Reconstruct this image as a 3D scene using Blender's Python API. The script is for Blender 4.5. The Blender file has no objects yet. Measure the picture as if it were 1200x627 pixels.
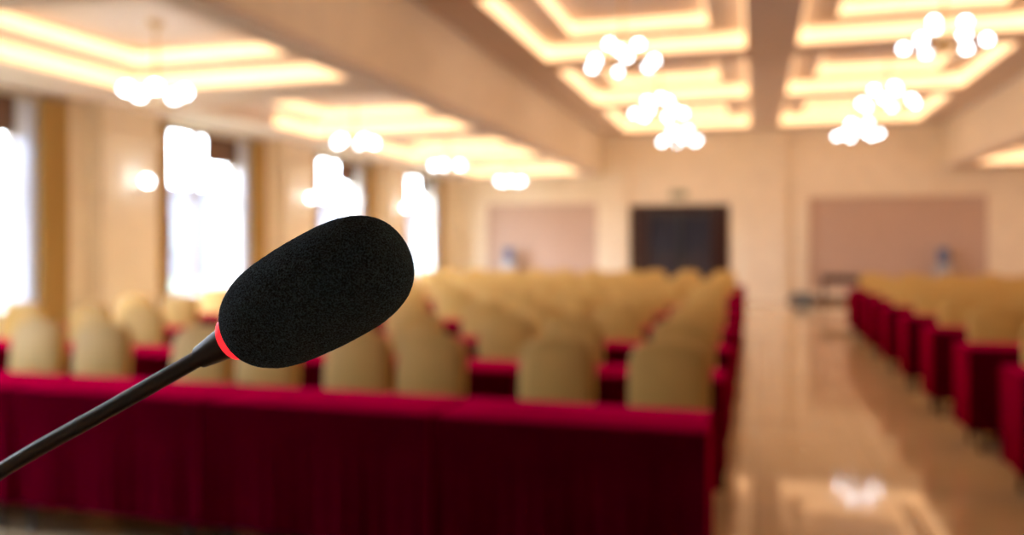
import bpy, bmesh, math, random
from mathutils import Vector, Matrix, noise

# ------------------------------------------------------------------ camera
# room frame: x to the right of the aisle, y down the hall, z up; metres
SC = bpy.context.scene
COL = SC.collection
YAW = math.radians(16.5)
CAM_Z = 1.5
cam_d = bpy.data.cameras.new('camera')
cam = bpy.data.objects.new('camera', cam_d)
COL.objects.link(cam)
cam.location = (0, 0, CAM_Z)
cam.rotation_euler = (math.radians(90), 0, YAW)
cam_d.sensor_width = 36
cam_d.lens = 28.8
cam_d.shift_y = -0.02375
cam_d.clip_start = 0.01
cam_d.clip_end = 400
cam_d.dof.use_dof = True
cam_d.dof.focus_distance = 0.200
cam_d.dof.aperture_fstop = 7.3
SC.camera = cam

# ------------------------------------------------------------------ light levels
EXPOSURE = 1.35
SKY = 13.0
COVE = 0.78
GLOBE = 6.5
SC.view_settings.view_transform = 'Standard'
SC.view_settings.look = 'None'
SC.view_settings.gamma = 1
SC.view_settings.use_curve_mapping = False
SC.view_settings.exposure = EXPOSURE
SC.cycles.use_denoising = True
SC.cycles.sample_clamp_indirect = 6
SC.cycles.max_bounces = 10
SC.cycles.diffuse_bounces = 6
SC.cycles.glossy_bounces = 4

w = bpy.data.worlds.new('overcast_sky')
SC.world = w
w.use_nodes = True
bg = w.node_tree.nodes['Background']
bg.inputs[0].default_value = (0.80, 0.90, 1.0, 1)
bg.inputs[1].default_value = SKY

# ------------------------------------------------------------------ room dimensions
WL, WR = -8.35, 8.85          # side walls
Y0, Y1 = -3.0, 22.1           # wall behind the speaker, far wall
AX = 0.25                     # axis of the hall
ZC, ZW = 4.44, 3.32           # ceiling over the middle, over the wings
SL, SR = -3.95, 4.45          # where the ceiling steps
CY = [6.65, 10.93, 15.21, 19.49]   # coffer rows
PY = [0.62, 4.92, 9.2, 13.5, 17.8]       # window-wall pilasters
WY = [(1.45, 3.4), (5.75, 7.7), (10.05, 12.0), (14.35, 16.3), (18.65, 20.6)]  # windows
random.seed(7)

# ------------------------------------------------------------------ materials
MATS = {}
def mat(name, col, rough=0.6, metal=0.0, emit=None, estr=0.0, spec=0.5, sheen=0.0, bump=None, vary=None, coat=0.0, sheen_tint=None):
    m = bpy.data.materials.new(name)
    m.use_nodes = True
    nt = m.node_tree
    b = nt.nodes['Principled BSDF']
    b.inputs['Base Color'].default_value = (*col, 1)
    b.inputs['Roughness'].default_value = rough
    b.inputs['Metallic'].default_value = metal
    b.inputs['Specular IOR Level'].default_value = spec
    b.inputs['Coat Weight'].default_value = coat
    if sheen:
        b.inputs['Sheen Weight'].default_value = sheen
        b.inputs['Sheen Tint'].default_value = (*(sheen_tint or col), 1)
    if emit:
        b.inputs['Emission Color'].default_value = (*emit, 1)
        b.inputs['Emission Strength'].default_value = estr
    if bump or vary:
        tc = nt.nodes.new('ShaderNodeTexCoord')
        nz = nt.nodes.new('ShaderNodeTexNoise')
        nt.links.new(tc.outputs['Object'], nz.inputs['Vector'])
        nz.inputs['Scale'].default_value = (bump or vary)[0]
        nz.inputs['Detail'].default_value = 5
        if bump:
            bp = nt.nodes.new('ShaderNodeBump')
            bp.inputs['Strength'].default_value = bump[1]
            bp.inputs['Distance'].default_value = bump[2]
            nt.links.new(nz.outputs['Fac'], bp.inputs['Height'])
            nt.links.new(bp.outputs[0], b.inputs['Normal'])
        if vary:
            n2 = nt.nodes.new('ShaderNodeTexNoise')
            nt.links.new(tc.outputs['Object'], n2.inputs['Vector'])
            n2.inputs['Scale'].default_value = vary[0]
            n2.inputs['Detail'].default_value = 4
            rp = nt.nodes.new('ShaderNodeValToRGB')
            k = vary[1]
            rp.color_ramp.elements[0].position = 0.35
            rp.color_ramp.elements[1].position = 0.65
            rp.color_ramp.elements[0].color = (*[c*(1-k) for c in col], 1)
            rp.color_ramp.elements[1].color = (*[min(1, c*(1+k)) for c in col], 1)
            nt.links.new(n2.outputs['Fac'], rp.inputs[0])
            nt.links.new(rp.outputs[0], b.inputs['Base Color'])
    MATS[name] = m
    return m

M_wall = mat('cream_wallpaper', (0.89, 0.79, 0.63), 0.75, vary=(3.0, 0.03))
M_ceil = mat('ceiling_paint', (0.73, 0.62, 0.55), 0.8, vary=(1.5, 0.02))
M_panel = mat('panel_fabric', (0.58, 0.42, 0.34), 0.8, vary=(6.0, 0.04))
M_base = mat('baseboard_wood', (0.16, 0.07, 0.035), 0.4)
M_white = mat('white_frame', (0.75, 0.74, 0.72), 0.4)
M_frame = mat('window_bronze', (0.22, 0.15, 0.12), 0.4)
M_blind = mat('blind_fabric', (0.16, 0.085, 0.05), 0.7)
M_gold = mat('gold_curtain', (0.48, 0.30, 0.085), 0.6, sheen=0.2, bump=(60, 0.2, 0.002))
M_sheer = mat('sheer_curtain', (0.85, 0.86, 0.90), 0.8)
_nt = M_sheer.node_tree; _tl = _nt.nodes.new('ShaderNodeBsdfTranslucent'); _tl.inputs[0].default_value = (0.8, 0.82, 0.88, 1)
_mx = _nt.nodes.new('ShaderNodeMixShader'); _mx.inputs[0].default_value = 0.5
_nt.links.new(_nt.nodes['Principled BSDF'].outputs[0], _mx.inputs[1]); _nt.links.new(_tl.outputs[0], _mx.inputs[2]); _nt.links.new(_mx.outputs[0], _nt.nodes['Material Output'].inputs[0])
M_red = mat('red_velvet', (0.065, 0.0, 0.007), 0.8, spec=0.0, sheen=0.75, sheen_tint=(1.0, 0.0, 0.09), bump=(35, 0.25, 0.004), vary=(5, 0.12))
M_cover = mat('gold_satin', (0.76, 0.49, 0.145), 0.55, spec=0.25, bump=(25, 0.15, 0.003), vary=(4, 0.06))
M_steel = mat('dark_steel', (0.05, 0.05, 0.05), 0.4, metal=0.8)
M_ply = mat('table_laminate', (0.35, 0.25, 0.15), 0.5)
M_brass = mat('brass', (0.6, 0.42, 0.18), 0.3, metal=1.0)
M_globe = mat('lit_globe', (0.9, 0.9, 0.9), 0.3, emit=(0.74, 0.87, 1.0), estr=GLOBE)
M_cove = mat('warm_cove_glow', (0.9, 0.8, 0.6), 0.5, emit=(1.0, 0.60, 0.31), estr=COVE)  # emission imitates the indirect wash of concealed cove LEDs on the risers
M_door = mat('mahogany', (0.030, 0.006, 0.005), 0.3, vary=(9, 0.2))
M_dglass = mat('dark_door_glass', (0.035, 0.037, 0.055), 0.08, spec=0.6)
M_lawn = mat('lawn', (0.055, 0.075, 0.045), 0.9, vary=(2, 0.2))
M_panegrey = mat('far_window', (0.03, 0.032, 0.04), 0.3)
M_tower = mat('grey_facade', (0.072, 0.070, 0.085), 0.9)
M_black = mat('black_plastic', (0.010, 0.014, 0.020), 0.36, spec=0.8)
M_dimwall = mat('unseen_dim_wall', (0.22, 0.19, 0.17), 0.8)  # unseen wall behind the viewpoint, toned dark to keep the front rows dim
M_rubber = mat('gooseneck_rubber', (0.012, 0.017, 0.024), 0.42, spec=0.9)
M_ring = mat('red_light_ring', (0.8, 0.02, 0.02), 0.4, emit=(1.0, 0.02, 0.028), estr=0.62)
M_wood = mat('lectern_wood', (0.20, 0.08, 0.035), 0.4, vary=(12, 0.2))
M_bottle = mat('blue_bottle', (0.13, 0.17, 0.30), 0.15)
M_appl = mat('white_appliance', (0.45, 0.47, 0.52), 0.4)
M_dark = mat('dark_cloth', (0.05, 0.03, 0.03), 0.7)
M_grey = mat('grey_blue_plastic', (0.14, 0.17, 0.19), 0.5)
M_sign = mat('exit_sign_green', (0.25, 0.28, 0.16), 0.5)

# foam: fine open-cell grain
M_foam = mat('black_foam', (0.013, 0.017, 0.021), 0.95, spec=0.15, sheen=0.0)
nt = M_foam.node_tree; b = nt.nodes['Principled BSDF']
tc = nt.nodes.new('ShaderNodeTexCoord')
vo = nt.nodes.new('ShaderNodeTexVoronoi'); vo.inputs['Scale'].default_value = 2600
nz = nt.nodes.new('ShaderNodeTexNoise'); nz.inputs['Scale'].default_value = 2400; nz.inputs['Detail'].default_value = 3
nt.links.new(tc.outputs['Object'], vo.inputs['Vector']); nt.links.new(tc.outputs['Object'], nz.inputs['Vector'])
rp = nt.nodes.new('ShaderNodeValToRGB')
rp.color_ramp.elements[0].position = 0.40; rp.color_ramp.elements[0].color = (0.012, 0.026, 0.038, 1)
rp.color_ramp.elements[1].position = 0.68; rp.color_ramp.elements[1].color = (0.12, 0.215, 0.30, 1)
nt.links.new(nz.outputs['Fac'], rp.inputs[0]); nt.links.new(rp.outputs[0], b.inputs['Base Color'])
bp = nt.nodes.new('ShaderNodeBump'); bp.inputs['Strength'].default_value = 0.8; bp.inputs['Distance'].default_value = 0.0004
nt.links.new(vo.outputs['Distance'], bp.inputs['Height']); nt.links.new(bp.outputs[0], b.inputs['Normal'])

# thin window glass
M_pane = bpy.data.materials.new('window_glass'); M_pane.use_nodes = True
nt = M_pane.node_tree; nt.nodes.clear()
o_ = nt.nodes.new('ShaderNodeOutputMaterial'); mx = nt.nodes.new('ShaderNodeMixShader')
tr = nt.nodes.new('ShaderNodeBsdfTransparent'); gl = nt.nodes.new('ShaderNodeBsdfGlossy')
tr.inputs[0].default_value = (0.96, 0.98, 1, 1); gl.inputs['Roughness'].default_value = 0.02
mx.inputs[0].default_value = 0.06
nt.links.new(tr.outputs[0], mx.inputs[1]); nt.links.new(gl.outputs[0], mx.inputs[2]); nt.links.new(mx.outputs[0], o_.inputs[0])

# polished marble floor: 0.8 m tiles, hairline joints
M_floor = mat('polished_marble', (0.62, 0.44, 0.27), 0.06, spec=0.75)
nt = M_floor.node_tree; b = nt.nodes['Principled BSDF']
tc = nt.nodes.new('ShaderNodeTexCoord')
br = nt.nodes.new('ShaderNodeTexBrick'); br.offset = 0; br.squash = 1
br.inputs['Scale'].default_value = 1.0; br.inputs['Brick Width'].default_value = 0.8; br.inputs['Row Height'].default_value = 0.8
br.inputs['Mortar Size'].default_value = 0.004
br.inputs['Color1'].default_value = (0.84, 0.65, 0.41, 1); br.inputs['Color2'].default_value = (0.88, 0.69, 0.45, 1)
br.inputs['Mortar'].default_value = (0.40, 0.27, 0.16, 1)
nz = nt.nodes.new('ShaderNodeTexNoise'); nz.inputs['Scale'].default_value = 1.3; nz.inputs['Detail'].default_value = 8; nz.inputs['Distortion'].default_value = 1.5
ml = nt.nodes.new('ShaderNodeMixRGB'); ml.blend_type = 'MULTIPLY'; ml.inputs[0].default_value = 0.5
rp = nt.nodes.new('ShaderNodeValToRGB'); rp.color_ramp.elements[0].position = 0.3; rp.color_ramp.elements[0].color = (0.82, 0.78, 0.72, 1); rp.color_ramp.elements[1].position = 0.6
nt.links.new(tc.outputs['Object'], br.inputs['Vector']); nt.links.new(tc.outputs['Object'], nz.inputs['Vector'])
nt.links.new(nz.outputs['Fac'], rp.inputs[0]); nt.links.new(br.outputs['Color'], ml.inputs[1]); nt.links.new(rp.outputs[0], ml.inputs[2])
nt.links.new(ml.outputs[0], b.inputs['Base Color'])

# ------------------------------------------------------------------ helpers
def add_box(bm, x0, x1, y0, y1, z0, z1, bevel=0.0):
    vs = [bm.verts.new(p) for p in ((x0,y0,z0),(x1,y0,z0),(x1,y1,z0),(x0,y1,z0),(x0,y0,z1),(x1,y0,z1),(x1,y1,z1),(x0,y1,z1))]
    fs = [bm.faces.new([vs[i] for i in f]) for f in ((0,3,2,1),(4,5,6,7),(0,1,5,4),(1,2,6,5),(2,3,7,6),(3,0,4,7))]
    if bevel:
        es = {e for f in fs for e in f.edges}
        bmesh.ops.bevel(bm, geom=list(es), offset=bevel, segments=3, affect='EDGES', profile=0.5)

def add_cyl(bm, c, r, h, r2=None, seg=20):
    m = Matrix.Translation((c[0], c[1], c[2]+h/2))
    bmesh.ops.create_cone(bm, cap_ends=True, segments=seg, radius1=r, radius2=r if r2 is None else r2, depth=h, matrix=m)

def add_sphere(bm, c, r, seg=20):
    bmesh.ops.create_uvsphere(bm, u_segments=seg, v_segments=seg//2, radius=r, matrix=Matrix.Translation(c))

def add_tube(bm, pts, radii, seg=20, cap=True):
    pts = [Vector(p) for p in pts]
    if not hasattr(radii, '__len__'): radii = [radii]*len(pts)
    up = None; rings = []
    for i, p in enumerate(pts):
        t = (pts[min(i+1, len(pts)-1)] - pts[max(i-1, 0)]).normalized()
        if up is None:
            up = Vector((0, 0, 1)) if abs(t.z) < 0.9 else Vector((1, 0, 0))
        n = (up - t*up.dot(t)).normalized(); up = n
        bnm = t.cross(n)
        rings.append([bm.verts.new(p + (n*math.cos(a) + bnm*math.sin(a))*radii[i]) for a in (2*math.pi*k/seg for k in range(seg))])
    for a, c in zip(rings, rings[1:]):
        for k in range(seg):
            bm.faces.new((a[k], a[(k+1) % seg], c[(k+1) % seg], c[k]))
    if cap:
        bm.faces.new(rings[0]); bm.faces.new(rings[-1])

def obj(name, bm, m, parent=None, smooth=False, kind=None):
    bmesh.ops.recalc_face_normals(bm, faces=bm.faces[:])
    me = bpy.data.meshes.new(name); bm.to_mesh(me); bm.free()
    me.materials.append(m)
    if smooth:
        me.shade_smooth()
        try: me.set_sharp_from_angle(angle=math.radians(40))
        except Exception: pass
    o = bpy.data.objects.new(name, me); COL.objects.link(o)
    if parent: o.parent = parent
    if kind: o['kind'] = kind
    return o

def struct(name, boxes, m, parent=None):
    bm = bmesh.new()
    for bx in boxes: add_box(bm, *bx)
    return obj(name, bm, m, parent, kind='structure' if not parent else None)

def tag(o, label, cat, group=None):
    o['label'] = label; o['category'] = cat
    if group: o['group'] = group
    return o

def thing(name, label, cat, loc=(0, 0, 0), rz=0.0, group=None):
    o = bpy.data.objects.new(name, None); COL.objects.link(o)
    o.empty_display_size = 0.2
    o.location = loc; o.rotation_euler = (0, 0, rz)
    return tag(o, label, cat, group)

def copy_tree(o, parent=None):
    c = o.copy(); COL.objects.link(c)
    if parent: c.parent = parent
    for ch in list(o.children): copy_tree(ch, c)
    return c

def slab_with_holes(a0, a1, b0, b1, holes):
    """rectangles covering [a0,a1]x[b0,b1] except the holes (a0,a1,b0,b1)"""
    holes = [h for h in holes if h[0] < a1 and h[1] > a0 and h[2] < b1 and h[3] > b0]
    A = sorted({a0, a1, *[h[0] for h in holes], *[h[1] for h in holes]})
    B = sorted({b0, b1, *[h[2] for h in holes], *[h[3] for h in holes]})
    out = []
    for i in range(len(A)-1):
        run = None
        for j in range(len(B)-1):
            ca, cb = (A[i]+A[i+1])/2, (B[j]+B[j+1])/2
            hole = any(h[0] < ca < h[1] and h[2] < cb < h[3] for h in holes)
            if not hole:
                run = [A[i], A[i+1], B[j], B[j+1]] if run is None else [run[0], run[1], run[2], B[j+1]]
            elif run: out.append(run); run = None
        if run: out.append(run)
    return out

ORD = ['first', 'second', 'third', 'fourth', 'fifth', 'sixth', 'seventh', 'eighth', 'ninth', 'tenth', 'eleventh', 'twelfth', 'thirteenth']

# ------------------------------------------------------------------ shell
T = 0.3
struct('floor', [(WL-T, WR+T, Y0-T, Y1+T, -0.12, 0)], M_floor)
struct('ground_outside', [(-60, WL-T, -30, 60, -0.35, -0.15)], M_lawn)
# far wall with two recessed fabric panels and the doorway
PANELS = [(-7.30, -4.12, 0.30, 2.60), (1.32, 5.38, 0.30, 2.66)]
DOOR = (-3.12, -0.73, 0.0, 2.42)
r = slab_with_holes(WL-T, WR+T, 0, ZC+0.7, PANELS+[DOOR])
struct('wall_far', [(a, c, Y1, Y1+T, d, e) for a, c, d, e in r], M_wall)
struct('wall_panel_1', [(PANELS[0][0], PANELS[0][1], Y1+0.10, Y1+0.14, PANELS[0][2], PANELS[0][3])], M_panel)
struct('wall_panel_2', [(PANELS[1][0], PANELS[1][1], Y1+0.10, Y1+0.14, PANELS[1][2], PANELS[1][3])], M_panel)
struct('pilaster_far_1', [(-0.30, 0.78, Y1-0.14, Y1, 0, ZC), (-0.33, 0.81, Y1-0.17, Y1-0.001, 0, 0.16)], M_wall)
struct('pilaster_far_2', [(-3.98, -3.28, Y1-0.10, Y1, 0, ZC)], M_wall)
struct('wall_near', [(WL-T, WR+T, Y0-T, Y0, 0, ZC+0.7)], M_dimwall)
struct('wall_right', [(WR, WR+T, Y0, Y1, 0, ZC+0.7)], M_wall)
ZS, ZH = 0.72, 3.26           # window sill and head
r = slab_with_holes(Y0, Y1, 0, ZC+0.7, [(a, c, ZS, ZH) for a, c in WY])
struct('wall_left', [(WL-T, WL, a, c, d, e) for a, c, d, e in r], M_wall)
for i, y in enumerate(PY):
    struct('pilaster_left_%d' % (i+1), [(WL, WL+0.25, y-0.52, y+0.5, 0, ZW), (WL, WL+0.29, y-0.56, y+0.54, 2.86, 2.98), (WL, WL+0.28, y-0.55, y+0.53, 0, 0.14)], M_wall)
# baseboards
struct('baseboard_far', [(WL, -3.98, Y1-0.02, Y1, 0, 0.14), (-3.28, DOOR[0]-0.14, Y1-0.02, Y1, 0, 0.14), (DOOR[1]+0.14, -0.33, Y1-0.02, Y1, 0, 0.14), (0.81, WR, Y1-0.02, Y1, 0, 0.14)], M_base)
struct('baseboard_right', [(WR-0.02, WR, Y0, Y1-0.02, 0, 0.14)], M_base)
struct('baseboard_left', [(WL, WL+0.02, PY[i]+0.53, (PY+[22.65])[i+1]-0.55, 0, 0.14) for i in range(5)], M_base)

# ceiling: high over the middle, lower over both wings, trays cut out
HC_L, HC_R = (-3.24, -0.12), (0.60, 3.74)
HW_L, HW_R = (-7.25, -4.32), (4.82, 7.75)
CL, WLN = 1.98, 1.62          # half lengths of the trays
holes_c = [(a, c, y+0.2-1.78, y+0.2+1.78) for y in CY for a, c in (HC_L, HC_R)]
holes_w = [(a, c, y-WLN, y+WLN) for y in CY for a, c in (HW_L, HW_R)]
bxs = [(a, c, d, e, ZC, ZC+0.06) for a, c, d, e in slab_with_holes(SL, SR, Y0, Y1, holes_c)]
struct('ceiling', bxs, M_ceil)
bxs = [(a, c, d, e, ZW, ZW+0.06) for a, c, d, e in slab_with_holes(WL, SL, Y0, Y1, holes_w)]
struct('ceiling_wing_left', bxs, M_ceil)
bxs = [(a, c, d, e, ZW, ZW+0.06) for a, c, d, e in slab_with_holes(SR, WR, Y0, Y1, holes_w)]
struct('ceiling_wing_right', bxs, M_ceil)
struct('trim_1', [(SL-0.1, SL, Y0, Y1, ZW+0.061, ZC+0.06)], M_wall)
struct('trim_2', [(SR, SR+0.1, Y0, Y1, ZW+0.061, ZC+0.06)], M_wall)
struct('roof', [(WL-T, WR+T, Y0-T, Y1+T, ZC+0.75, ZC+0.9)], M_ceil)

def coffer(x0, x1, yc, hl, z, label, group, h1=0.24, h2=0.20, ledge=0.52, late=(0, 0)):
    """two-step tray: riser, ledge, riser, flat top; glowing strips on the risers stand in for hidden LED wash"""
    y0, y1 = yc-hl, yc+hl
    bm = bmesh.new()
    t = 0.03
    def ring(a, b_, c, d, za, zb):
        add_box(bm, a-t, a, c-t, d+t, za, zb); add_box(bm, b_, b_+t, c-t, d+t, za, zb)
        add_box(bm, a, b_, c-t, c, za, zb); add_box(bm, a, b_, d, d+t, za, zb)
    ring(x0, x1, y0, y1, z+0.06, z+h1+0.03)
    i0, i1, j0, j1 = x0+ledge, x1-ledge, y0+ledge, y1-ledge
    for a, b_, c, d in slab_with_holes(x0-t, x1+t, y0-t, y1+t, [(i0, i1, j0, j1)]):
        add_box(bm, a, b_, c, d, z+h1+0.03, z+h1+0.05)
    ring(i0, i1, j0, j1, z+h1+0.05, z+h1+h2+0.05)
    add_box(bm, i0-t, i1+t, j0-t, j1+t, z+h1+h2+0.05, z+h1+h2+0.07)
    obj('ceiling_tray', bm, M_ceil, kind='structure')
    root = thing('cove_light', label, 'cove light', ((x0+x1)/2, yc, z), 0, group)
    for (a, b_, c, d, za, zb) in ((x0, x1, y0, y1, 0.03, h1), (i0, i1, j0, j1, h1+0.03, h1+h2)):
        bm = bmesh.new(); g = 0.025
        xo, yo = (x0+x1)/2, yc
        a, b_, c, d = a-xo+0.002, b_-xo-0.002, c-yo+0.002, d-yo-0.002
        lt = late[0] if za < h1 else late[1]
        add_box(bm, a, a+g, c+lt, d, za, zb); add_box(bm, b_-g, b_, c, d, za, zb)
        add_box(bm, a+g, b_-g, c, c+g, za, zb); add_box(bm, a+g, b_-g, d-g, d, za, zb)
        obj('riser_glow', bm, M_cove, root)

for k, y in enumerate(CY):
    n = ORD[len(CY)-1-k]
    coffer(*HC_L, y+0.2, 1.78, ZC, 'warm cove light in the raised ceiling left of centre, %s tray from the back wall' % n, 'cove lights in the raised ceiling')
    coffer(*HC_R, y+0.2, 1.78, ZC, 'warm cove light in the raised ceiling right of centre, %s tray from the back wall' % n, 'cove lights in the raised ceiling')
    coffer(*HW_L, y, WLN, ZW, 'warm cove light in the low window-side ceiling, %s tray from the back wall' % n, 'cove lights in the low side ceilings', 0.2, 0.16, 0.45, (2.0, 0.35) if k == 1 else (0, 0))
    coffer(*HW_R, y, WLN, ZW, 'warm cove light in the low ceiling opposite the windows, %s tray from the back wall' % n, 'cove lights in the low side ceilings', 0.2, 0.16, 0.45)

# ------------------------------------------------------------------ windows
def window(i, y0, y1):
    x = WL
    fr = bmesh.new(); t = 0.06
    xa, xb = x-0.2, x-0.13
    ym = (y0+y1)/2
    zt = 2.22                               # transom
    for a in (y0, ym-t/2, y1-t): add_box(fr, xa, xb, a-(0.03 if a not in (y0, y1-t) else 0), a+t+(0.03 if a not in (y0, y1-t) else 0), ZS, ZH)
    for k in range(2):
        a, c = (y0+t, ym-t/2-0.03) if k == 0 else (ym+t/2+0.03, y1-t)
        for z in (ZS, zt, ZH-t): add_box(fr, xa, xb, a, c, z, z+t)
    f = obj('window_%d' % (i+1), fr, M_frame, kind='structure')
    for k in range(2):
        a, c = (y0+t, ym-t/2) if k == 0 else (ym+t/2, y1-t)
        for za, zb in ((ZS+t, zt), (zt+t, ZH-t)):
            g = bmesh.new(); add_box(g, x-0.168, x-0.160, a, c, za, zb); obj('pane', g, M_pane, f)
    s = bmesh.new(); add_box(s, x-0.12, x+0.10, y0-0.05, y1+0.05, ZS-0.05, ZS-0.001, 0.008); obj('window_sill', s, M_white, f)
    portal = bpy.data.lights.new('window_portal', 'AREA'); portal.shape = 'RECTANGLE'
    portal.size = ZH-ZS; portal.size_y = y1-y0
    portal.cycles.is_portal = True
    po = bpy.data.objects.new('window_portal', portal); COL.objects.link(po)
    po.location = (x-0.25, ym, (ZS+ZH)/2); po.rotation_euler = (0, math.radians(-90), 0)
for i, (a, c) in enumerate(WY): window(i, a, c)

def where(i):
    return ['window nearest the speaker', 'fourth window from the back wall', 'third window from the back wall', 'second window from the back wall', 'window next to the back wall'][i]

def curtain_mesh(y0, y1, x, z0, z1, amp, waves, flare=0.0):
    bm = bmesh.new(); n, mz = waves*10, 14
    rows = []
    for side in (0, 1):
        grid = []
        for j in range(mz+1):
            fz = j/mz; z = z0+(z1-z0)*fz
            row = []
            for k in range(n+1):
                f = k/n
                ph = 2*math.pi*waves*f
                xx = x + amp*math.sin(ph+0.3*math.sin(3*fz))*(1-0.25*fz) + side*0.012
                yy = y0+(y1-y0)*f + 0.25*amp*math.sin(2*ph) + flare*(1-fz)*(f-0.5)
                row.append(bm.verts.new((xx, yy, z)))
            grid.append(row)
        rows.append(grid)
        for j in range(mz):
            for k in range(n):
                bm.faces.new((grid[j][k], grid[j][k+1], grid[j+1][k+1], grid[j+1][k]))
    A, B = rows
    for k in range(n):
        bm.faces.new((A[0][k], B[0][k], B[0][k+1], A[0][k+1])); bm.faces.new((A[mz][k], A[mz][k+1], B[mz][k+1], B[mz][k]))
    for j in range(mz):
        bm.faces.new((A[j][0], A[j+1][0], B[j+1][0], B[j][0])); bm.faces.new((A[j][n], B[j][n], B[j+1][n], A[j+1][n]))
    return bm

for i, (a, c) in enumerate(WY):
    # rod, side drapes, narrow sheers and a dark blind over the far half
    rod = thing('curtain_rod', 'slim dark curtain rod above the %s' % where(i), 'curtain rod', (0, 0, 0), 0, 'curtain rods')
    bm = bmesh.new(); add_tube(bm, [(WL+0.13, a-0.28, 3.275), (WL+0.13, c+0.55, 3.275)], 0.012, 10); obj('rod', bm, M_frame, rod, True)
    for y in (a-0.29, c+0.56):
        bm = bmesh.new(); add_sphere(bm, (WL+0.13, y, 3.275), 0.022, 12); obj('finial', bm, M_brass, rod, True)
    for y in (a-0.2, c+0.5):
        bm = bmesh.new(); add_tube(bm, [(WL, y, 3.275), (WL+0.13, y, 3.275)], 0.008, 8); obj('bracket', bm, M_frame, rod)
    o = obj('curtain', curtain_mesh(c+0.10, c+0.52, WL+0.14, 0.02, 3.245, 0.035, 6), M_gold, smooth=True)
    tag(o, 'gold drape gathered at the far side of the %s' % where(i), 'curtain', 'gold drapes')
    o = obj('curtain', curtain_mesh(a-0.24, a+0.02, WL+0.14, 0.02, 3.245, 0.035, 4), M_gold, smooth=True)
    tag(o, 'narrow gold drape gathered at the near side of the %s' % where(i), 'curtain', 'gold drapes')
    o = obj('sheer_curtain', curtain_mesh(c-0.16, c+0.12, WL+0.05, 0.68, 3.2, 0.018, 5), M_sheer, smooth=True)
    tag(o, 'white sheer curtain drawn beside the gold drape of the %s' % where(i), 'sheer curtain', 'white sheers')
    ym = (a+c)/2
    bl = thing('roller_blind', 'short brown roller blind over the far half of the %s' % where(i), 'roller blind', (WL-0.06, (ym+c)/2, ZH), 0, 'brown roller blinds')
    hw = (c-ym)/2-0.04
    bm = bmesh.new(); add_tube(bm, [(0, -hw, -0.05), (0, hw, -0.05)], 0.035, 14); obj('roller', bm, M_blind, bl, True)
    bm = bmesh.new(); add_box(bm, 0.03, 0.036, -hw+0.01, hw-0.01, -0.46, -0.04); obj('blind_fabric', bm, M_blind, bl)
    bm = bmesh.new(); add_box(bm, 0.022, 0.044, -hw, hw, -0.49, -0.46); obj('bottom_bar', bm, M_frame, bl)

# pale block across the lawn
bm = bmesh.new(); add_box(bm, -34, -26, 2, 75, -0.15, 4.2)
blk = obj('building', bm, M_tower); tag(blk, 'low grey-white building across the lawn outside the windows', 'building')
for z in (1.0,):
    for y in range(4, 74, 4):
        bm = bmesh.new(); add_box(bm, -26.0, -25.95, y, y+2, z, z+1.6); obj('window', bm, M_panegrey, blk)

# ------------------------------------------------------------------ door, sign
struct('wall_sky_block', [(DOOR[0]-0.6, DOOR[1]+0.6, Y1+2.3, Y1+2.4, 0, 3.0), (DOOR[0]-0.7, DOOR[0]-0.6, Y1+T, Y1+2.4, 0, 3.0), (DOOR[1]+0.6, DOOR[1]+0.7, Y1+T, Y1+2.4, 0, 3.0), (DOOR[0]-0.7, DOOR[1]+0.7, Y1+T, Y1+2.4, 3.0, 3.1), (DOOR[0]-0.7, DOOR[1]+0.7, Y1+T, Y1+2.4, -0.1, 0)], M_dimwall)  # closed box added behind the doors to block bright sky in the gaps
d = struct('door_1', [(DOOR[0]+0.001, DOOR[0]+0.36, Y1+0.06, Y1+0.2, 0, DOOR[3]), (DOOR[1]-0.36, DOOR[1]-0.001, Y1+0.06, Y1+0.2, 0, DOOR[3]), (DOOR[0]+0.36, DOOR[1]-0.36, Y1+0.06, Y1+0.2, DOOR[3]-0.12, DOOR[3])], M_door)
struct('door_frame', [(DOOR[0]-0.10, DOOR[0], Y1-0.03, Y1-0.001, 0, DOOR[3]+0.1), (DOOR[1], DOOR[1]+0.10, Y1-0.03, Y1-0.001, 0, DOOR[3]+0.1), (DOOR[0], DOOR[1], Y1-0.03, Y1-0.001, DOOR[3], DOOR[3]+0.1)], M_door, d)
dm = (DOOR[0]+DOOR[1])/2
for s in (-1, 1):
    a, c = (DOOR[0]+0.36, dm-0.005) if s < 0 else (dm+0.005, DOOR[1]-0.36)
    lf = struct('door_leaf', [(a, a+0.035, Y1+0.10, Y1+0.15, 0.01, DOOR[3]-0.13), (c-0.035, c, Y1+0.10, Y1+0.15, 0.01, DOOR[3]-0.13), (a+0.035, c-0.035, Y1+0.10, Y1+0.15, 0.01, 0.12), (a+0.035, c-0.035, Y1+0.10, Y1+0.15, DOOR[3]-0.22, DOOR[3]-0.13)], M_black, d)
    struct('glass_panel', [(a+0.035, c-0.035, Y1+0.12, Y1+0.13, 0.12, DOOR[3]-0.22)], M_dglass, lf)
    hx = dm + s*0.1
    bm = bmesh.new(); add_tube(bm, [(hx, Y1+0.10, 0.85), (hx, Y1+0.05, 0.87), (hx, Y1+0.05, 1.33), (hx, Y1+0.10, 1.35)], 0.014, 10); obj('handle', bm, M_steel, lf, True)

sg = thing('exit_sign', 'small dull green exit sign on the wall above the dark doors', 'sign', (-1.93, Y1, 2.78))
bm = bmesh.new(); add_box(bm, -0.24, 0.24, -0.06, -0.001, -0.09, 0.11, 0.01); obj('housing', bm, M_white, sg)
bm = bmesh.new(); add_box(bm, -0.22, 0.22, -0.068, -0.061, -0.075, 0.095); obj('sign_face', bm, M_sign, sg)

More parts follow.
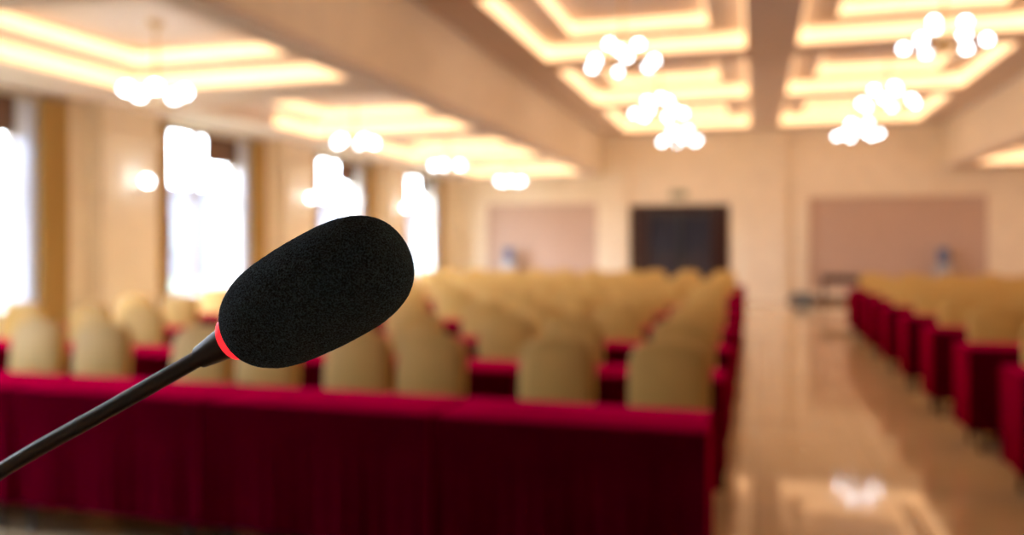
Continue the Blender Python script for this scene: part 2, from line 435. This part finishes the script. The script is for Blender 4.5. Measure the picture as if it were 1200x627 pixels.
# ------------------------------------------------------------------ chandeliers, sconces
def arm_pts(r, ang, z0, z1, n=8):
    out = []
    for k in range(n+1):
        f = k/n
        rr = r*f; z = z0 + (z1-z0)*f - 0.10*math.sin(math.pi*f)
        out.append((rr*math.cos(ang), rr*math.sin(ang), z))
    return out

def chandelier(label, loc, drop, tiers, gr, group):
    root = thing('chandelier', label, 'chandelier', loc, 0, group)
    bm = bmesh.new(); add_cyl(bm, (0, 0, drop-0.04), 0.07, 0.04, 0.09); add_cyl(bm, (0, 0, 0.0), 0.012, drop-0.04, seg=10)
    add_sphere(bm, (0, 0, 0.02), 0.06, 14); add_sphere(bm, (0, 0, -0.09), 0.035, 12); add_cyl(bm, (0, 0, -0.09), 0.014, 0.1, seg=10)
    obj('stem', bm, M_brass, root, True)
    for r, n, z, ph in tiers:
        for k in range(n):
            a = 2*math.pi*k/n + ph
            bm = bmesh.new(); add_tube(bm, arm_pts(r, a, 0.0, z-gr-0.02), 0.009, 8)
            add_cyl(bm, (r*math.cos(a), r*math.sin(a), z-gr-0.025), 0.03, 0.03, 0.04, seg=12)
            ar = obj('arm', bm, M_brass, root, True)
            bm = bmesh.new(); add_sphere(bm, (r*math.cos(a), r*math.sin(a), z), gr, 16); obj('globe', bm, M_globe, ar, True)
    return root

for k, y in enumerate(CY):
    n = ORD[len(CY)-1-k]
    for (x0, x1), side in ((HC_L, 'left'), (HC_R, 'right')):
        z = 3.87
        chandelier('brass chandelier of lit globes %s of the ceiling strip, %s from the back wall' % (side, n), ((x0+x1)/2, y-0.1, z), ZC+0.49-z,
                   [(0.44, 6, 0.0, 0.3+k*0.5), (0.22, 3, 0.24, 0.9+k)], 0.045, 'large chandeliers of the raised ceiling')
    for (x0, x1), side in ((HW_L, 'on the window side'), (HW_R, 'opposite the windows')):
        if x0 > 0 and k < 2: continue
        z = 3.02
        chandelier('small brass chandelier of lit globes %s, %s from the back wall' % (side, n), ((x0+x1)/2, y+(0.25 if k < 2 else -0.1), z), ZW+0.41-z,
                   [(0.28, 5, 0.0, 0.35+k*0.3)], 0.055, 'small chandeliers of the side ceilings')

for k, y in enumerate(PY):
    s = thing('wall_sconce', 'lit globe wall sconce on the %s' % ['pilaster nearest the speaker', 'pilaster before the first visible window', 'pilaster between the first and second visible windows', 'pilaster between the second and third visible windows', 'pilaster nearest the back wall'][k],
              'wall lamp', (WL+0.25, y+0.05, 2.34), 0, 'globe sconces on the window wall')
    bm = bmesh.new(); add_tube(bm, [(0, 0, -0.12), (0.02, 0, -0.12)], 0.05, 16); obj('backplate', bm, M_brass, s)
    bm = bmesh.new(); add_tube(bm, [(0.015, 0, -0.12), (0.10, 0, -0.17), (0.18, 0, -0.15), (0.2, 0, -0.085)], 0.009, 10)
    obj('arm', bm, M_brass, s, True)
    bm = bmesh.new(); add_cyl(bm, (0.2, 0, -0.088), 0.03, 0.03, 0.045, seg=14); obj('cup', bm, M_brass, s)
    bm = bmesh.new(); add_sphere(bm, (0.2, 0, 0.0), 0.065, 20); obj('globe', bm, M_globe, s, True)

# ------------------------------------------------------------------ tables and cloths
TH, TD, TW, PITCH = 0.75, 0.46, 1.17, 1.25
def make_table():
    t = thing('banquet_table', '', 'table')
    bm = bmesh.new(); add_box(bm, -TW/2+0.02, TW/2-0.02, 0.02, TD-0.02, TH-0.035, TH-0.006, 0.004); obj('tabletop', bm, M_ply, t)
    for sx in (-1, 1):
        for yy in (0.07, TD-0.07):
            bm = bmesh.new(); x = sx*(TW/2-0.10)
            add_tube(bm, [(x, yy, 0.012), (x, yy, TH-0.035)], 0.016, 10)
            add_cyl(bm, (x, yy, 0), 0.022, 0.02, seg=12)
            obj('leg', bm, M_steel, t, True)
    return t

def cloth_mesh(seed, zb=0.16):
    """velvet cloth: flat top, rounded edge, pleated skirt all round, open underneath"""
    rnd = random.Random(seed)
    bm = bmesh.new()
    hx, y0, y1 = TW/2-0.004, 0.0, TD
    per = []                                  # perimeter samples with outward normals
    def side(ax, ay, bx_, by, nx, ny, n):
        for k in range(n):
            f = k/n; per.append((ax+(bx_-ax)*f, ay+(by-ay)*f, nx, ny))
    side(-hx, y0, hx, y0, 0, -1, 96); side(hx, y0, hx, y1, 1, 0, 36)
    side(hx, y1, -hx, y1, 0, 1, 96); side(-hx, y1, -hx, y0, -1, 0, 36)
    N = len(per); s = 0; arc = []
    for k in range(N):
        arc.append(s); a, b_ = per[k], per[(k+1) % N]; s += math.hypot(a[0]-b_[0], a[1]-b_[1])
    ph = [rnd.uniform(0, 6.28) for _ in range(4)]
    rings = []
    levels = [(TH+0.004, -0.012), (TH+0.001, -0.003), (TH-0.006, 0.0)] + [(TH-0.006-(TH-0.006-zb)*q/7, None) for q in range(1, 8)]
    for z, off in levels:
        ring = []
        for k, (px, py, nx, ny) in enumerate(per):
            if off is None:
                dd = (TH-z)/(TH-zb)
                L = arc[k]
                w_ = 0.5+0.5*math.sin(L*2*math.pi/0.085*1.0+ph[0]+0.8*math.sin(L*5+ph[1]))
                w2 = 0.5+0.5*math.sin(L*2*math.pi/0.37+ph[2])
                inx = hx-abs(px) if ny else min(py-y0, y1-py)
                ed = min(1, inx/0.05)
                o_ = -dd*(0.004+0.006*w_+0.010*w2)*ed - (0.002 if nx else 0)
            else: o_ = off
            cx = px+nx*o_; cy = py+ny*o_
            ring.append(bm.verts.new((cx, cy, z)))
        rings.append(ring)
    bm.faces.new(rings[0])
    for a, c in zip(rings, rings[1:]):
        for k in range(N):
            bm.faces.new((a[k], c[k], c[(k+1) % N], a[(k+1) % N]))
    bmesh.ops.recalc_face_normals(bm, faces=bm.faces[:])
    me = bpy.data.meshes.new('tablecloth'); bm.to_mesh(me); bm.free(); me.materials.append(M_red); me.shade_smooth(); me.set_sharp_from_angle(angle=math.radians(50))
    return me
CLOTHS = [cloth_mesh(k) for k in range(4)]

# chair wrapped in a gold satin slip cover; origin under the back, sitter faces -y
def make_chair():
    t = thing('banquet_chair', '', 'chair')
    hw, zb, zt = 0.208, 0.46, 1.0
    prof = [(-hw+0.008, zb), (-hw, 0.55), (-hw-0.002, 0.72), (-hw, 0.875)]
    n = 14
    for k in range(1, n):
        a = math.pi - math.pi*k/n
        prof.append((hw*math.copysign(abs(math.cos(a))**0.75, math.cos(a)), 0.875+(zt-0.875)*math.sin(a)**0.9))
    prof += [(-x, z) for x, z in reversed(prof[:4])]
    bm = bmesh.new(); rings = []
    for ly, inset in ((-0.028, 0.018), (-0.034, 0.03), (-0.022, 0.004), (0.0, 0.0), (0.022, 0.004), (0.034, 0.03)):
        ring = []
        for x, z in prof:
            f = 1-inset/hw
            zz = 0.73+(z-0.73)*(1-inset/0.27)
            yy = ly + 0.10*(zz-zb)           # the back leans away from the sitter
            ring.append((x*f, yy, zz))
        rings.append(ring)
    order = [1, 2, 3, 4, 5]
    vr = [[bm.verts.new(p) for p in rings[q]] for q in order]
    m_ = len(prof)
    for a, c in zip(vr, vr[1:]):
        for k in range(m_): bm.faces.new((a[k], a[(k+1) % m_], c[(k+1) % m_], c[k]))
    bm.faces.new(vr[0]); bm.faces.new(vr[-1])
    obj('backrest', bm, M_cover, t, True)
    bm = bmesh.new(); add_box(bm, -0.205, 0.205, -0.42, -0.03, 0.43, 0.485, 0.02); obj('seat', bm, M_cover, t, True)
    # skirt of the cover, slightly flared and wavy
    bm = bmesh.new(); per = []
    for (ax, ay, bx_, by, nx, ny) in ((-.2, -.415, .2, -.415, 0, -1), (.2, -.415, .2, .0, 1, 0), (.2, 0, -.2, 0, 0, 1), (-.2, 0, -.2, -.415, -1, 0)):
        for k in range(16):
            f = k/16; per.append((ax+(bx_-ax)*f, ay+(by-ay)*f, nx, ny, f))
    rr = []
    for z in (0.455, 0.3, 0.15, 0.03):
        dd = (0.455-z)
        rr.append([bm.verts.new((x+nx*dd*(0.02+0.02*math.sin(f*2*math.pi*2)), y+ny*dd*(0.02+0.02*math.sin(f*2*math.pi*2)), z)) for x, y, nx, ny, f in per])
    for a, c in zip(rr, rr[1:]):
        for k in range(len(per)): bm.faces.new((a[k], c[k], c[(k+1) % len(per)], a[(k+1) % len(per)]))
    obj('cover_skirt', bm, M_cover, t, True)
    for sx in (-1, 1):
        for yy in (-0.37, -0.04):
            bm = bmesh.new(); add_tube(bm, [(sx*0.165, yy, 0), (sx*0.165, yy, 0.44)], 0.011, 8); obj('leg', bm, M_steel, t, True)
    return t

tab0, ch0 = make_table(), make_chair()
used = {'t': False, 'c': False}
def place(kind, loc, rz, label, group):
    src = tab0 if kind == 't' else ch0
    o = src if not used[kind] else copy_tree(src)
    used[kind] = True
    o.location = loc; o.rotation_euler = (0, 0, rz); o['label'] = label; o['group'] = group
    return o

ROWS_L, ROWS_R = 10, 9
FRONT_SEATS = [-0.42, -1.01, -1.73, -2.17, -2.76, -3.22, -3.97, -4.48, -5.15, -5.7]
def row_name(r): return 'front' if r == 0 else ORD[r]
def block(side, r, y, x_start, ntab, seats, rn):
    sgn = -1 if side == 'window-side' else 1
    for k in range(ntab):
        x = x_start + sgn*(TW*(k+0.5) + 0.006*k)
        nm = 'at the aisle end' if k == 0 else '%s from the aisle' % ORD[k]
        place('t', (x, y, 0), 0, 'narrow folding table under red velvet %s, %s row, %s block' % (nm, rn, side), 'tables of the %s block' % side)
        c = bpy.data.objects.new('tablecloth', CLOTHS[(r*3+k) % 4]); COL.objects.link(c); c.location = (x, y, 0)
        tag(c, 'red velvet tablecloth %s in the %s row of the %s block' % (nm, rn, side), 'tablecloth', 'red velvet cloths of the %s block' % side)
    for q, x in enumerate(seats):
        nm = 'next to the aisle' if q == 0 else '%s from the aisle' % ORD[q]
        jy = random.uniform(-0.01, 0.02); a = random.uniform(-0.03, 0.03)
        place('c', (x, y+TD+0.455+jy, 0), a, 'gold satin-covered banquet chair %s in the %s row of the %s block' % (nm, rn, side), 'chairs of the %s block' % side)

for r in range(ROWS_L):
    y = 3.30 + PITCH*r
    if r == 0: seats = FRONT_SEATS
    else:
        seats = []
        for k in range(10):
            if r in (1, 2) and k == 6: continue
            seats.append(-0.52 - 0.60*k + random.uniform(-0.075, 0.075))
    block('window-side', r, y, -0.15 if r else -0.17, 5, seats, row_name(r))
for r in range(ROWS_R):
    y = 4.0 + PITCH*r
    nt_ = 1 if r < 2 else 2 if r < 5 else 3
    if r == 0: nt_ = 1
    seats = [1.90 + 0.59*k + random.uniform(-0.03, 0.03) for k in range(2*nt_)]
    block('right-hand', r, y, 1.45, nt_, seats, row_name(r))

# ------------------------------------------------------------------ things by the far wall
def dispenser(loc, label):
    t = thing('water_dispenser', label, 'water dispenser', loc, 0, 'water dispensers')
    bm = bmesh.new(); add_box(bm, -0.16, 0.16, -0.16, 0.16, 0.0, 0.98, 0.02); obj('body', bm, M_appl, t, True)
    bm = bmesh.new(); add_cyl(bm, (0, 0, 0.98), 0.06, 0.04, 0.11); add_cyl(bm, (0, 0, 1.02), 0.11, 0.06, 0.14); add_cyl(bm, (0, 0, 1.08), 0.14, 0.28); add_cyl(bm, (0, 0, 1.36), 0.14, 0.03, 0.11)
    obj('bottle', bm, M_bottle, t, True)
    for x in (-0.05, 0.05):
        bm = bmesh.new(); add_tube(bm, [(x, -0.155, 0.80), (x, -0.20, 0.80), (x, -0.20, 0.76)], 0.012, 10); obj('tap', bm, M_bottle if x < 0 else M_ring_tap, t, True)
    bm = bmesh.new(); add_box(bm, -0.11, 0.11, -0.22, -0.161, 0.60, 0.62); obj('drip_tray', bm, M_grey, t)
M_ring_tap = mat('red_tap', (0.5, 0.03, 0.03), 0.4)
dispenser((4.35, Y1-0.30, 0), 'white water dispenser with blue bottle before the right tan wall panel')
dispenser((-6.55, Y1-0.30, 0), 'white water dispenser with blue bottle before the left pink wall panel')

sd = thing('side_table', 'small dark side table against the back wall beside the right-hand chairs', 'table', (1.95, 20.6, 0))
bm = bmesh.new(); add_box(bm, -0.45, 0.45, -0.25, 0.25, 0.70, 0.75, 0.01); obj('tabletop', bm, M_dark, sd)
bm = bmesh.new(); add_box(bm, -0.42, 0.42, -0.22, 0.22, 0.58, 0.70); obj('apron', bm, M_dark, sd)
for sx in (-0.39, 0.39):
    for sy in (-0.19, 0.19):
        bm = bmesh.new(); add_box(bm, sx-0.025, sx+0.025, sy-0.025, sy+0.025, 0, 0.58); obj('leg', bm, M_dark, sd)
bx = thing('storage_box', 'low grey-blue box on the floor beside the small dark side table', 'box', (1.12, 20.9, 0))
bm = bmesh.new(); add_box(bm, -0.22, 0.22, -0.16, 0.16, 0, 0.26, 0.015); obj('box_body', bm, M_grey, bx, True)
bm = bmesh.new(); add_box(bm, -0.235, 0.235, -0.175, 0.175, 0.26, 0.30, 0.01); obj('lid', bm, M_grey, bx, True)

# ------------------------------------------------------------------ the microphone
fwd = Vector((-math.sin(YAW), math.cos(YAW), 0)); rgt = Vector((math.cos(YAW), math.sin(YAW), 0)); upv = Vector((0, 0, 1))
def P(x, yv, z): return rgt*x + upv*(CAM_Z+yv) + fwd*z      # metres beside, above and beyond the viewpoint
ringc = P(-0.0716, -0.0242, 0.214)
tip = P(-0.0268, -0.0010, 0.200)
axis = (tip-ringc).normalized(); LEN = (tip-ringc).length
def onax(u): return ringc + axis*u
LP = P(-0.285, 0, 0.30)                                      # spot of the base on the lectern
LT = 1.14
mic = thing('gooseneck_microphone', 'black gooseneck microphone with foam windscreen and red light ring in sharp focus', 'microphone', (LP.x, LP.y, LT))
inv = Vector((LP.x, LP.y, LT))
def loc(p): return Vector(p)-inv
# windscreen
prof = [(0.0, 0.30), (0.0, 0.385), (0.008, 0.46), (0.03, 0.575), (0.07, 0.70), (0.12, 0.80), (0.18, 0.885), (0.26, 0.945), (0.36, 0.98), (0.48, 1.0), (0.58, 1.0), (0.68, 0.985), (0.76, 0.95), (0.84, 0.87), (0.90, 0.76), (0.945, 0.62), (0.975, 0.45), (0.993, 0.25), (1.0, 0.001)]
RM = 0.01475
def smooth_prof(pr, m=10):
    out = []
    for i in range(1, len(pr)-1):
        p0, p1, p2, p3 = pr[max(i-1, 0)], pr[i], pr[i+1], pr[min(i+2, len(pr)-1)]
        for k in range(m):
            t = k/m
            out.append(tuple(0.5*((2*p1[j]) + (-p0[j]+p2[j])*t + (2*p0[j]-5*p1[j]+4*p2[j]-p3[j])*t*t + (-p0[j]+3*p1[j]-3*p2[j]+p3[j])*t**3) for j in (0, 1)))
    out.append(pr[-1])
    return out
sp = smooth_prof(prof, 10)
e1 = (upv - axis*upv.dot(axis)).normalized(); e2 = axis.cross(e1)
bm = bmesh.new(); rings = []; NS = 300
for u, r_ in sp:
    ring = []
    for k in range(NS):
        a = 2*math.pi*k/NS
        n_ = e1*math.cos(a)+e2*math.sin(a)
        p = onax(u*LEN) + n_*(abs(r_)*RM)
        g = noise.noise(p*2600)*0.00013 + noise.noise(p*900)*0.00006
        p = p + (n_*min(1, abs(r_)*3) + axis*max(0, (u-0.85)*4))*g
        ring.append(bm.verts.new(loc(p)))
    rings.append(ring)
for a, c in zip(rings, rings[1:]):
    for k in range(NS): bm.faces.new((a[k], a[(k+1) % NS], c[(k+1) % NS], c[k]))
bm.faces.new(rings[0]); bm.faces.new(rings[-1])
obj('foam_windscreen', bm, M_foam, mic, True)
# glowing ring, tapered collar, flexible stem
bm = bmesh.new(); add_tube(bm, [loc(onax(u)) for u in (-0.0026, -0.0022, -0.0005, 0.0010)], [0.0050, 0.0058, 0.0062, 0.0062], 64)
obj('light_ring', bm, M_ring, mic, True)
stem_end = P(-0.149, -0.0665, 0.238)
sdir = (ringc-stem_end).normalized()
def onst(u): return ringc - sdir*u
bm = bmesh.new(); add_tube(bm, [loc(onst(u)) for u in (0.0015, 0.003, 0.008, 0.0125, 0.0130, 0.0133)], [0.0048, 0.0045, 0.0038, 0.0031, 0.0030, 0.0026], 48)
obj('collar', bm, M_black, mic, True)
ctrl = [onst(0.0120), onst(0.045), stem_end, P(-0.20, -0.099, 0.256), P(-0.245, -0.145, 0.274), P(-0.27, -0.20, 0.288), P(-0.282, -0.27, 0.297), P(-0.285, LT+0.02-CAM_Z, 0.300)]
pts = []
for i in range(len(ctrl)-1):
    p0, p1, p2, p3 = ctrl[max(i-1, 0)], ctrl[i], ctrl[i+1], ctrl[min(i+2, len(ctrl)-1)]
    for k in range(12):
        t = k/12
        pts.append(0.5*((2*p1)+(-p0+p2)*t+(2*p0-5*p1+4*p2-p3)*t*t+(-p0+3*p1-3*p2+p3)*t**3))
pts.append(ctrl[-1])
bm = bmesh.new(); add_tube(bm, [loc(p) for p in pts], 0.00225, 32); obj('stem', bm, M_rubber, mic, True)
bm = bmesh.new(); add_cyl(bm, (0, 0, 0.0), 0.055, 0.022, 0.048, seg=48); add_cyl(bm, (0, 0, 0.022), 0.012, 0.02, 0.006, seg=24); obj('base', bm, M_black, mic, True)
bm = bmesh.new(); add_cyl(bm, (0.025, -0.02, 0.0222), 0.008, 0.003, seg=20); obj('talk_button', bm, M_ring_tap, mic)
# lectern under it, below the picture
lec = thing('lectern', 'brown wooden lectern carrying the gooseneck microphone, below the view', 'lectern', (LP.x, LP.y, 0), YAW)
bm = bmesh.new(); add_box(bm, -0.33, 0.33, -0.24, 0.20, LT-0.04, LT, 0.006); obj('top', bm, M_wood, lec)
bm = bmesh.new(); add_box(bm, -0.29, 0.29, -0.17, 0.16, 0.08, LT-0.04); obj('cabinet', bm, M_wood, lec)
bm = bmesh.new(); add_box(bm, -0.32, 0.32, -0.21, 0.19, 0.0, 0.08, 0.006); obj('plinth', bm, M_wood, lec)
